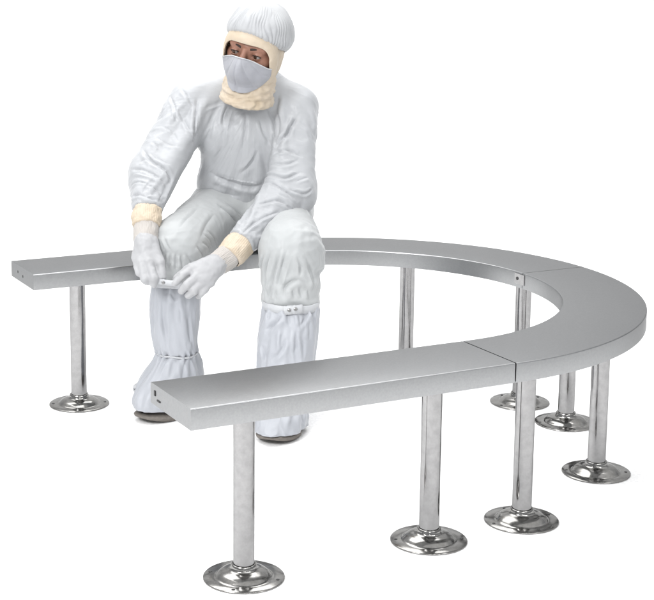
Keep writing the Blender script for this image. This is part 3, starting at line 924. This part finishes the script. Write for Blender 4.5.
def tube(path, n_len, n_round, disp, close0=False, close1=False, frame=None):
    """path rows (x,y,z,r1,r2); disp(s 0..1, angle) -> radial offset in metres"""
    S = smooth_path(path, n_len)
    V = []; F = []
    for i, row in enumerate(S):
        c = row[:3]
        if frame is not None: a, b = frame
        else:
            t = S[min(i + 1, n_len)][:3] - S[max(i - 1, 0)][:3]
            a, b = perp_frame(t)
        for k in range(n_round):
            an = 2 * math.pi * k / n_round
            o = disp(i / n_len, an)
            V.append(c + a * math.cos(an) * (row[3] + o) + b * math.sin(an) * (row[4] + o))
    for i in range(n_len):
        for k in range(n_round):
            k2 = (k + 1) % n_round
            F.append((i * n_round + k, i * n_round + k2, (i + 1) * n_round + k2, (i + 1) * n_round + k))
    if close0: F.append(tuple(range(n_round)))
    if close1: F.append(tuple(n_len * n_round + k for k in range(n_round)))
    return V, F

def nz(x, y, z): return noise.noise(Vector((x, y, z)))

jk = torso + arm_r + arm_l
tr = hipz + thigh_r + thigh_l + shin_r + shin_l
ax_r = j['el_r'] - j['sl_r']; ax_l = j['el_l'] - j['sl_l']
cut_r = plane_keep(j['sl_r'] - 0.02 * ax_r / np.linalg.norm(ax_r), ax_r); cut_l = plane_keep(j['sl_l'] - 0.02 * ax_l / np.linalg.norm(ax_l), ax_l)
hem_n = np.array([0.10, -0.05, 1.0]); hem_p = j['waist'] + np.array([0.0, 0.0, -0.065])
cut_h = plane_keep(hem_p, hem_n)
def jacket_clip(c):
    inr = np.linalg.norm(c - j['sl_r'], axis=1) < 0.11
    inl = np.linalg.norm(c - j['sl_l'], axis=1) < 0.11
    keep = np.where(inr, cut_r(c), True) & np.where(inl, cut_l(c), True)
    tor = (np.linalg.norm((c - j['waist'])[:, :2], axis=1) < 0.2) & (c[:, 2] < j['waist'][2] + 0.02)
    arm = np.minimum(capsule_d(c, *arm_l[1][:4]), capsule_d(c, *arm_l[0][:4])) < 0.004
    return keep & ~(tor & ~arm & ~cut_h(c))
def sleeve_s(V, sd):
    a, b = j['sl_' + sd], j['el_' + sd]
    ax = (b - a) / np.linalg.norm(b - a)
    s = (V - a) @ ax
    rad = V - a - s[:, None] * ax
    near_ = (np.linalg.norm(rad, axis=1) < 0.085) & (s < 0.1) & (s > -0.15)
    return s, rad, near_
def jshape(V):
    for sd in 'rl':
        s, rad, near_ = sleeve_s(V, sd)
        k = np.where(near_, np.clip((0.030 - s) / 0.035, 0, 1), 0); k = k * k * (3 - 2 * k)
        V = V - rad * (0.34 * k)[:, None]
    ax = hem_n / np.linalg.norm(hem_n)
    s = (V - hem_p) @ ax
    arm = np.minimum.reduce([capsule_d(V, *q[:4]) for q in arm_l + arm_r])
    k = np.clip((0.035 - s) / 0.045, 0, 1) * (arm > 0.012) * (s < 0.1); k = k * k * (3 - 2 * k)
    rad = V - j['waist'] - ((V - j['waist']) @ ax)[:, None] * ax
    return V - rad * (0.15 * k)[:, None]
def jpin(V):
    p = near(j['neck'], 0.07, 0.02)(V)
    for sd in 'rl':
        s, rad, near_ = sleeve_s(V, sd)
        p = np.maximum(p, np.where(near_, np.clip((0.012 - s) / 0.012, 0, 1), 0))
    arm = np.minimum.reduce([capsule_d(V, *q[:4]) for q in arm_l + arm_r])
    hem = np.clip((0.012 - (V - hem_p) @ (hem_n / np.linalg.norm(hem_n))) / 0.02, 0, 1) * (arm > 0.01)
    return np.maximum(p, hem)
def jgrow(V):
    fore = np.minimum(capsule_d(V, *arm_r[1][:4]), capsule_d(V, *arm_l[1][:4])) < 0.012
    up = np.minimum(capsule_d(V, *arm_r[0][:4]), capsule_d(V, *arm_l[0][:4])) < 0.012
    return np.where(fore, 1.0, np.where(up, 0.75, 0.55))
def unit(v): return v / np.linalg.norm(v)
def jcrease(P):
    segs = [(q[0], q[1], q[2], q[3]) for q in arm_r + arm_l]
    D = np.stack([capsule_d(P, *q) for q in segs] + [np.minimum.reduce([capsule_d(P, *q[:4]) for q in torso])], 1)
    k = D.argmin(1)
    # sleeves crease across the arm but on the slant; the chest hangs in long folds from the neck
    tilt = [unit(unit(q[1] - q[0]) + 0.55 * s * cr) for q, s in zip(segs, (1, 0.4, -0.8, 0.9))]
    fromneck = P - j['neck']; fromneck /= np.linalg.norm(fromneck, axis=1)[:, None]
    side = np.cross(fromneck, -cf); side /= np.linalg.norm(side, axis=1)[:, None] + 1e-9
    AX = np.array(tilt + [cr])[k]
    AX = np.where((k == 4)[:, None], side, AX)
    fa = 32.0
    amp = np.array([0.0024, 0.0028, 0.0022, 0.0026, 0.0009])[k]
    # soften where two regions meet
    Ds = np.sort(D, 1); amp = amp * np.clip((Ds[:, 1] - Ds[:, 0]) / 0.03, 0.25, 1)
    amp = amp * (0.55 + 0.9 * np.clip(vnoise(P, 7, 5) + 0.35, 0, 1))
    return amp * ridges(P, AX, fa, 8.0, 2)
def tcrease(P):
    kd = np.minimum(np.linalg.norm(P - j['kn_r'], axis=1), np.linalg.norm(P - j['kn_l'], axis=1))
    L_ = np.linalg.norm(P - j['kn_l'], axis=1) < np.linalg.norm(P - j['kn_r'], axis=1)
    ax = np.where(L_[:, None], unit(np.cross(j['kn_l'] - j['hip_l'], [0, 0, 1.0])), unit(np.cross(j['kn_r'] - j['hip_r'], [0, 0, 1.0])))
    amp = 0.0003 + 0.0017 * np.exp(-(kd / 0.10) ** 2)
    return 0.7 * amp * ridges(P, ax, 34.0, 7.0, 6)
jbody = shrink(torso, 0.86) + shrink(arm_r, 0.66) + shrink(arm_l, 0.66)
slab = box((-0.1, BR, BH - 0.06), (1, 0, 0), (0, 1, 0), (0, 0, 1), 0.7, BW / 2, 0.06)
garment('jacket', jk, jbody, 0.0090, jpin, M['jacket'], clip=jacket_clip, grow=-0.32, growfn=jgrow, seed=3, shape=jshape, bend=0.006, amp=0.005, frames=30, crease=jcrease, soft=[(j['sh_r'] + np.array([0, 0, 0.06]), 0.11), (j['sh_l'] + np.array([0, 0, 0.06]), 0.10)])
def tpin(V):
    out = np.zeros(len(V))
    for b in (bt_r, bt_l):
        near_ = np.linalg.norm(V[:, :2] - b[:2], axis=1) < 0.13
        out = np.maximum(out, np.where(near_, np.clip((b[2] + 0.012 - V[:, 2]) / 0.02, 0, 1), 0))
    return out
def tclip(c):
    lim = np.where(np.linalg.norm(c - bt_r[:3], axis=1) < np.linalg.norm(c - bt_l[:3], axis=1), bt_r[2], bt_l[2])
    return c[:, 2] > lim - 0.004
garment('trousers', tr, shrink(tr, 0.88), 0.0095, tpin, M['trouser'], clip=tclip, grow=-0.08, seed=5, extra=[slab], bend=0.03, amp=0.0025, crease=tcrease, smooth=2)

# ---- cuffs and gloves
def cuff(name, a, b, r0, r1, mat, seed, amp=0.003):
    path = [(*mixp(a, b, t), *(2 * [r0 * (1 - t) + r1 * t])) for t in (0, 0.35, 0.7, 1.0)]
    def dsp(s, an):
        w_ = amp * nz(2.0 * math.cos(an), 2.0 * math.sin(an), s * 3 + seed) * 1.6 + 0.0012 * (1 - 2 * abs(nz(5 * math.cos(an), 5 * math.sin(an), s * 5 + seed)))
        w_ += 0.0005 * math.cos(46 * an + 3 * nz(math.cos(an), math.sin(an), seed))
        if s > 0.93: w_ -= 0.006 * (s - 0.93) / 0.07
        if s < 0.12: w_ -= 0.007 * (1 - s / 0.12)
        return w_
    V, F = tube(path, 32, 230, dsp)
    return mesh_obj(name, V, F, mat, person)
for side, sd in (('r', 1), ('l', 5)):
    a, b, c = j['sl_' + side], j['cf_' + side], j['bg_' + side]
    d_ = (b - a) / np.linalg.norm(b - a)
    cuff('knit_cuff', a - d_ * 0.006, b, 0.0455, 0.0425, M['cream'], sd)
    cuff('inner_cuff', b - d_ * 0.012, c + (c - b) * 0.25, 0.0385, 0.0345, M['beige'], sd + 9, 0.002)

def hand(sd):
    q = lambda n: j[sd + n]
    w_ = j['bg_l' if sd == 'l' else 'bg_r']
    P_ = [(w_, q('c'), 0.0335, 0.034, 0.02)]
    for k in range(4):
        P_.append((q('c'), q('k%d' % k), 0.026, 0.0165 if k < 3 else 0.015, 0.016))
    for f_, k, r in (('i', 0, 0.0125), ('m', 1, 0.013), ('r', 2, 0.0125), ('p', 3, 0.011)):
        P_.append((q('k%d' % k), q(f_ + '1'), r + 0.001, r, 0.005))
        P_.append((q(f_ + '1'), q(f_ + '2'), r, r - 0.002, 0.004))
    P_.append((q('t0'), q('t1'), 0.020, 0.0145, 0.010))
    P_.append((q('t1'), q('t2'), 0.0140, 0.0115, 0.004))
    f0 = field(P_, 0.005)
    V, F = surface_nets(f0, *grid(P_, 0.0032, 0.01))
    V = relax(V, F, 2)
    N = grad(f0, V)
    ax = (q('c') - w_) / np.linalg.norm(q('c') - w_)
    dw = (V - w_) @ ax
    V = V + N * (0.0012 * vnoise(V, 90, 2) + 0.0022 * vnoise(V * np.array([1, 1, 1.6]), 38, 4))[:, None]
    V, F, _ = clip_faces(F, V, lambda c: (c - w_) @ ax > -0.006)
    o = mesh_obj('glove', V, F, M['glove'], person)
    subdiv(o, 1)
    return o
hand('r'); hand('l')

# ---- boot covers, shoes
zax = np.array([0, 0, 1.0])
crh = cr.copy(); crh[2] = 0; crh /= np.linalg.norm(crh)
cfh = cf.copy(); cfh[2] = 0; cfh /= np.linalg.norm(cfh)
def boot(side, foot_ang, el, long0, seed):
    rg = np.array(RINGS['boot_' + side])
    fd = -cfh * math.cos(foot_ang) - crh * math.sin(foot_ang)      # the way the toes point
    fp = np.cross(zax, fd)
    path = []
    n = len(rg)
    for i, (x, y, z, r) in enumerate(rg):
        if i < long0: path.append((x, y, z, r, r)); continue
        t = (i - long0 + 1) / (n - long0)
        sa, ca = abs(math.sin(foot_ang)), abs(math.cos(foot_ang))
        k = 1 + 0.75 * t                                          # longer along the foot
        b_ = r / math.sqrt((k * sa) ** 2 + ca ** 2)
        path.append((x, y, z, b_ * k, b_))
    def dsp(s, an):
        c, s_ = math.cos(an), math.sin(an)
        w_ = 0.006 * nz(1.6 * c + seed, 1.6 * s_, s * 6) + 0.005 * nz(4 * c + seed, 4 * s_, s * 5)
        w_ += 0.0035 * (1 - 2.2 * abs(nz(3.2 * c + 0.9 * s * 6 + seed, 3.2 * s_, s * 3.0 + seed)))
        near_el = math.exp(-((s - el) / 0.07) ** 2) + 0.6 * math.exp(-((s - el - 0.12) / 0.13) ** 2)
        ph = 15 * an + 5.0 * nz(1.3 * c, 1.3 * s_, seed) + 1.5 * nz(c, s_, s * 5)
        w_ += 0.0042 * near_el * (abs(math.sin(ph * 0.5)) * 2 - 1.2)
        top = math.exp(-(s / 0.10) ** 2)
        w_ += 0.0045 * math.exp(-((s - 0.10) / 0.12) ** 2) * math.cos(13 * an + 4 * nz(c, s_, seed + 3)) - 0.004 * top
        low = max(0, (s - el - 0.1) / (0.9 - el))
        w_ += 0.007 * low * nz(2.3 * c + seed, 2.3 * s_, 3 + s * 1.5)
        w_ -= 0.004 * math.exp(-((s - el) / 0.012) ** 2)
        return w_
    V, F = tube(path, 170, 200, dsp, frame=(fd, fp))
    V = np.array(V)
    # the bottom edge lifts a little over the toe
    zb = V[:, 2].min()
    low = np.clip(1 - (V[:, 2] - zb) / 0.12, 0, 1)
    V[:, 2] += low * np.clip((V - rg[-1, :3]) @ fd, -0.02, 0.2) * 0.10
    # the elastic pulls in above the shoe
    o = mesh_obj('boot_cover', V, F, M['boot'], person)
    fold(o, FOLDS['boot_cover' if side == 'r' else 'boot_cover.001'])
    cx, cy = rg[-1, :2]
    # shoe: rounded foot outline with a thick sole
    out = []
    Lh, Bh = path[-1][3] * 0.97, path[-1][4] * 0.93
    Vs = []; Fs = []; m_ = 56
    lev = [(0.0, 0.86, 0.0), (0.001, 0.93, 0.0), (0.006, 0.98, 0), (0.014, 1.0, 0), (0.018, 0.97, 0), (0.022, 0.84, 0), (0.028, 0.7, 0), (0.032, 0.3, 0)]
    for z, k, _ in lev:
        for a in range(m_):
            an = 2 * math.pi * a / m_
            u, v = math.cos(an), math.sin(an)
            u = math.copysign(abs(u) ** 0.85, u); v = math.copysign(abs(v) ** 0.85, v)
            wv = 1.0 if u > 0 else 0.86
            lift = 0.016 * max(0, u) ** 2 * max(0, 1 - z / 0.06)
            p = np.array([cx, cy, 0]) + fd * u * Lh * k + fp * v * Bh * k * wv
            Vs.append((p[0], p[1], z + lift))
    for i in range(len(lev) - 1):
        for a in range(m_):
            a2 = (a + 1) % m_
            Fs.append((i * m_ + a, i * m_ + a2, (i + 1) * m_ + a2, (i + 1) * m_ + a))
    Fs.append(tuple(range(m_))); Fs.append(tuple((len(lev) - 1) * m_ + a for a in range(m_)))
    mesh_obj('shoe', Vs, Fs, M['shoe'], person)
    return o, path, fd, fp
boot_r, path_r, fd_r, fp_r = boot('r', math.radians(42), 0.5, 7, 2)
boot_l, path_l, fd_l, fp_l = boot('l', math.radians(18), 0.64, 7, 7)

def band(parent, c, r1, r2, fd, fp, h, seed, mat, th=0.0025, tilt=(0, 0)):
    prof = [(0, -h), (th, -h * 0.9), (th, h * 0.9), (0, h), (-th, h), (-th, -h)]
    n = 96; V = []; F = []
    for k in range(n):
        an = 2 * math.pi * k / n
        w_ = 0.0015 * nz(3 * math.cos(an), 3 * math.sin(an), seed)
        up = 0.006 * nz(1.5 * math.cos(an), 1.5 * math.sin(an), seed + 4)
        for o, z in prof:
            p = np.array(c) + fd * math.cos(an) * (r1 + o + w_) + fp * math.sin(an) * (r2 + o + w_)
            p = p + zax * (z + up + tilt[0] * math.cos(an) + tilt[1] * math.sin(an))
            V.append(p)
    m_ = len(prof)
    for k in range(n):
        k2 = (k + 1) % n
        for i in range(m_):
            i2 = (i + 1) % m_
            F.append((k * m_ + i, k2 * m_ + i, k2 * m_ + i2, k * m_ + i2))
    return mesh_obj('strap', V, F, mat, parent)
b1 = path_r[1]
strap_r = band(boot_r, b1[:3], b1[3] + 0.004, b1[4] + 0.004, fd_r, fp_r, 0.011, 3, M['strap'])
b2 = path_l[1]
strap_l = band(boot_l, b2[:3], b2[3] + 0.004, b2[4] + 0.004, fd_l, fp_l, 0.012, 8, M['strap'])
b3 = path_r[6]
band(boot_r, b3[:3], b3[3] + 0.0015, b3[4] + 0.0015, fd_r, fp_r, 0.0028, 12, M['strap'], 0.002).name = 'ankle_elastic'

# the strap held out between the two hands, with its snaps
def ribbon(name, pts, h, mat, parent, up=zax, th=0.0016, seed=0):
    S = smooth_path(pts, 24)
    V = []; F = []
    for i, p in enumerate(S):
        t = S[min(i + 1, 24)] - S[max(i - 1, 0)]; t = t / np.linalg.norm(t)
        nn = np.cross(t, up); nn /= np.linalg.norm(nn)
        u2 = np.cross(nn, t)
        hh = h * (1 + 0.15 * nz(i * 0.4, seed, 0))
        for a, b in ((-1, -1), (-1, 1), (1, 1), (1, -1)):
            V.append(p + u2 * hh * b + nn * th * a)
    for i in range(24):
        for k in range(4):
            k2 = (k + 1) % 4
            F.append((i * 4 + k, i * 4 + k2, i * 4 + 4 + k2, i * 4 + 4 + k))
    F.append((0, 1, 2, 3)); F.append((96, 97, 98, 99))
    return mesh_obj(name, V, F, mat, parent)
held = ribbon('strap', [j['ri2'] + cfh * -0.006, mixp(j['ri2'], j['li2'], 0.3) - cfh * 0.008, mixp(j['ri2'], j['li2'], 0.7) - cfh * 0.008, j['li2'] - cfh * 0.004], 0.0085, M['strap'], boot_r)
sp = mixp(j['ri2'], j['li2'], 0.33) - cfh * 0.0105
V, F = disc(sp, -cfh, 0.0055, 0.003); mesh_obj('snap', V, F, M['snap'], boot_r)
# folded tab with two snaps on the other boot
cl = np.array(b2[:3]) + fd_l * 0; front = np.array(b2[:3]) - cfh * (b2[3] + 0.010)
ribbon('strap_tab', [front - crh * 0.022 + zax * 0.001, front - crh * 0.004 - cfh * 0.004 + zax * 0.004, front + crh * 0.016 - cfh * 0.002 + zax * 0.005, front + crh * 0.034 + cfh * 0.006 + zax * 0.006], 0.0135, M['strap'], boot_l, seed=4)
for dx, dz in ((-0.006, 0.004), (0.013, 0.007)):
    V, F = disc(front + crh * dx - cfh * 0.005 + zax * dz, -cfh + 0.25 * zax, 0.0058, 0.003); mesh_obj('snap', V, F, M['snap'], boot_l)
kn = j['knot']
ribbon('strap_end', [kn + crh * 0.03 - cfh * 0.02, kn + zax * 0.014 - cfh * 0.015, kn - crh * 0.022, kn - zax * 0.016 + crh * 0.002, kn + crh * 0.028 - zax * 0.02], 0.008, M['strap'], boot_r, up=cfh + 0.4 * zax, th=0.003)

# ---- hood, face trim, collar, mask (head space: x his left, y forward, z up)
def face_y(x, z, a=0.096, b=0.094, c=0.132):
    return b * np.sqrt(np.maximum(0.02, 1 - (x / a) ** 2 - (z / c) ** 2))
def inner(phi):
    c, s = math.cos(phi), math.sin(phi)
    return 0.073 * math.copysign(abs(c) ** 0.48, c), -0.030 + (0.062 if s > 0 else 0.066) * math.copysign(abs(s) ** (0.62 if s > 0 else 0.85), s)
def outer(phi):
    c, s = math.cos(phi), math.sin(phi)
    return 0.086 * math.copysign(abs(c) ** 0.75, c), -0.020 + (0.089 if s > 0 else 0.090) * math.copysign(abs(s) ** 0.7, s)
NP = 144
V = []; F = []; NT = 14
for k in range(NP):
    ph = 2 * math.pi * k / NP
    x0, z0 = inner(ph); x1, z1 = outer(ph)
    for i in range(NT + 1):
        t = i / NT
        tt = max(0, (t - 0.12) / 0.88)
        x = x0 + (x1 - x0) * tt; z = z0 + (z1 - z0) * tt
        y = face_y(x, z)
        y += 0.0035 * math.sin(math.pi * min(1, tt * 1.0)) + 0.0022 * nz(x * 70, z * 70, 2) - 0.0016 * math.exp(-((tt - 0.82) / 0.04) ** 2)
        if math.sin(ph) < 0.2: y += 0.0045 * nz(x * 60, z * 110, 7)
        if t < 0.12: y -= 0.009 * (1 - t / 0.12)
        if t > 0.93: y -= 0.004 * (t - 0.93) / 0.07
        V.append((x, y, z))
for k in range(NP):
    k2 = (k + 1) % NP
    for i in range(NT):
        F.append((k * (NT + 1) + i, k2 * (NT + 1) + i, k2 * (NT + 1) + i + 1, k * (NT + 1) + i + 1))
hood_trim = mesh_obj('hood_trim', H(np.array(V)), F, M['cream'], person); subdiv(hood_trim, 1)

def ray_ell(d, c, s):
    A = ((d / s) ** 2).sum(); B = -2 * ((d / s) * (c / s)).sum(); Q = ((c / s) ** 2).sum() - 1
    return (-B + math.sqrt(max(0, B * B - 4 * A * Q))) / (2 * A)
def ell(d, a, bf, bb, ct, cb):
    b = bf if d[1] > 0 else bb
    c = ct if d[2] > 0 else cb
    p = 2.25
    return 1 / ((abs(d[0]) / a) ** p + (abs(d[1]) / b) ** p + (abs(d[2]) / c) ** p) ** (1 / p)
V = []; F = []; NT = 40; NP = 144                      # cream hood round the back of the head
for k in range(NP):
    ph = 2 * math.pi * k / NP
    x1, z1 = outer(ph); x1 *= 0.97; z1 = -0.020 + (z1 + 0.020) * 0.97
    p1 = np.array([x1, face_y(x1, z1) - 0.002, z1])
    r1 = np.linalg.norm(p1); d1 = p1 / r1
    th1 = math.acos(d1[1])
    pr = np.array([d1[0], 0, d1[2]]); pr /= np.linalg.norm(pr)
    for i in range(NT + 1):
        t = i / NT
        th = th1 + (math.pi * 0.999 - th1) * t
        dr = pr * math.sin(th) + np.array([0, 1, 0]) * math.cos(th)
        rc = ell(dr, 0.0805, 0.092, 0.104, 0.118, 0.125)
        w_ = min(1, t / 0.2); w_ = w_ * w_ * (3 - 2 * w_)
        r = r1 * (1 - w_) + rc * w_ + 0.004 * nz(dr[0] * 9, dr[1] * 9, dr[2] * 5) * w_
        V.append(dr * r)
for k in range(NP):
    k2 = (k + 1) % NP
    for i in range(NT):
        F.append((k * (NT + 1) + i, k2 * (NT + 1) + i, k2 * (NT + 1) + i + 1, k * (NT + 1) + i + 1))
hood = mesh_obj('hood', H(np.array(V)), F, M['cream'], person)

# white gathered cap: a dome with its crown on top, gathered into a rim that rides on the band
V = []; F = []; NT = 48; NP = 360
CC = np.array([0.003, -0.014, 0.046]); CS = np.array([0.0975, 0.104, 0.100])
for k in range(NP):
    al = 2 * math.pi * k / NP
    sf = math.sin(al)                                    # 1 = forehead, -1 = nape
    zr = 0.014 + 0.044 * max(0, sf) ** 1.5 - 0.050 * max(0, -sf)
    zr += 0.0025 * nz(3 * math.cos(al), 3 * sf, 4)
    jit = 3.0 * nz(2.2 * math.cos(al), 2.2 * sf, 1)
    for i in range(NT + 1):
        t = i / NT                                       # 0 rim .. 1 crown
        cz = (zr - CC[2]) / CS[2]
        th0 = math.acos(max(-0.95, min(0.95, cz)))
        th = th0 * (1 - t) * 0.9995
        rad = math.sin(th)
        p = CC + CS * np.array([rad * math.cos(al), rad * sf, math.cos(th)])
        p += 0.0015 * math.exp(-((t - 0.22) / 0.20) ** 2) * np.array([math.cos(al), sf, -0.25])      # puffs out over the rim
        tuck = math.exp(-(t / 0.06) ** 2)
        p -= np.array([math.cos(al), sf, 0]) * 0.010 * tuck
        ph = 25 * al + 1.6 * jit + 3.2 * nz(3 * math.cos(al), 3 * sf, t * 3.5)
        pl = abs(math.sin(ph)) ** 0.8
        amp = 0.0050 * min(1, (1 - t) * 1.6) * (0.35 + 0.65 * math.exp(-((t - 0.12) / 0.3) ** 2))
        amp *= 0.25 + 1.5 * max(0, nz(4 * math.cos(al), 4 * sf, t * 4 + 9) + 0.35)
        n_ = np.array([rad * math.cos(al), rad * sf, math.cos(th)])
        p += n_ * (amp * (pl - 0.65) + 0.004 * nz(p[0] * 22, p[1] * 22, p[2] * 22))
        V.append(p)
for k in range(NP):
    k2 = (k + 1) % NP
    for i in range(NT):
        F.append((k * (NT + 1) + i, k2 * (NT + 1) + i, k2 * (NT + 1) + i + 1, k * (NT + 1) + i + 1))
cap = mesh_obj('cap', H(np.array(V)), F, M['cap'], person)

# collar: gathered knit round the neck
c0 = H([0, -0.006, -0.048])[0]; c1 = H([0, 0.004, -0.112])[0]; c2 = H([0, 0.006, -0.168])[0]
Sx, Sy = hx, np.cross(hz, hx)
def csp(s, an):
    c, s_ = math.cos(an), math.sin(an)
    w_ = 0.0045 * (1 - 2 * abs(nz(2.4 * c + s * 2.0, 2.4 * s_, s * 7))) * min(1, s * 3) + 0.003 * nz(6 * c, 6 * s_ + 3 * s, s * 9)
    w_ += 0.0018 * math.cos(27 * an + 9 * nz(2 * c, 2 * s_, s * 2)) * max(0, s - 0.5)
    w_ -= 0.005 * math.exp(-((s - 0.70) / 0.05) ** 2)
    if s > 0.9: w_ -= 0.022 * ((s - 0.9) / 0.1) ** 2
    return w_
V, F = tube([(*c0, 0.070, 0.074), (*c1, 0.080, 0.086), (*c2, 0.084, 0.092)], 40, 160, csp, frame=(hx, Sy if Sy @ hy > 0 else -Sy))
V = np.array(V).reshape(41, 160, 3)
for i in range(41):
    an = 2 * np.pi * np.arange(160) / 160
    V[i] -= (hz[None, :] * (0.010 * (1 - i / 40) * np.clip(np.sin(an), 0, 1))[:, None]) + hy[None, :] * (0.004 * np.clip(np.sin(an), 0, 1))[:, None]
mesh_obj('collar', V.reshape(-1, 3), F, M['cream'], person)

# mask
V = []; F = []; NU, NV = 120, 60
for a in range(NU + 1):
    u = -1 + 2 * a / NU
    for b in range(NV + 1):
        v = b / NV
        zt = -0.032 + 0.030 * (1 - u * u) ** 1.3
        zb = -0.068 - 0.046 * (1 - abs(u) ** 2.6)
        z = zt + (zb - zt) * v
        x = 0.080 * u * (1 - 0.10 * v ** 3)
        y = face_y(x, max(z, -0.095)) + 0.004
        nose = 0.030 * math.exp(-(u / 0.38) ** 2) * math.exp(-((v - 0.28) / 0.42) ** 2)
        y += nose + 0.016 * (1 - u * u) * math.exp(-((v - 0.70) / 0.38) ** 2)
        an = math.atan2(u * 0.066, 0.02 + v * 0.085)
        y += 0.014 * max(0, v - 0.75) * 4 * (1 - u * u)
        sv = math.sin(an * 7.5 + 0.4 + 0.35 * nz(u * 2, v * 2, 3))
        y += (-0.0055 * math.exp(-(sv / 0.33) ** 2) + 0.002) * min(1, 0.25 + v * 2.0) * (1 - u ** 4) * (0.6 + 0.7 * abs(nz(u * 3, 1, 2))) + 0.002 * nz(x * 60, z * 30, 5)
        if b == 0: y -= 0.003
        V.append((x, y, z))
for a in range(NU):
    for b in range(NV):
        i = a * (NV + 1) + b
        F.append((i, i + 1, i + NV + 2, i + NV + 1))
mask = mesh_obj('face_mask', H(np.array(V)), F, M['mask'], person)
top = [np.array(V[a * (NV + 1)]) + np.array([0, 0.003, 0]) for a in range(0, NU + 1, 4)]
BV, BF = tube([(*H(p)[0], 0.0026, 0.0018) for p in top], 90, 10, lambda s, an: 0.0)
mesh_obj('mask_edge', BV, BF, M['strap'], mask)
md = mask.modifiers.new('thick', 'SOLIDIFY'); md.thickness = 0.0015; md.offset = -1
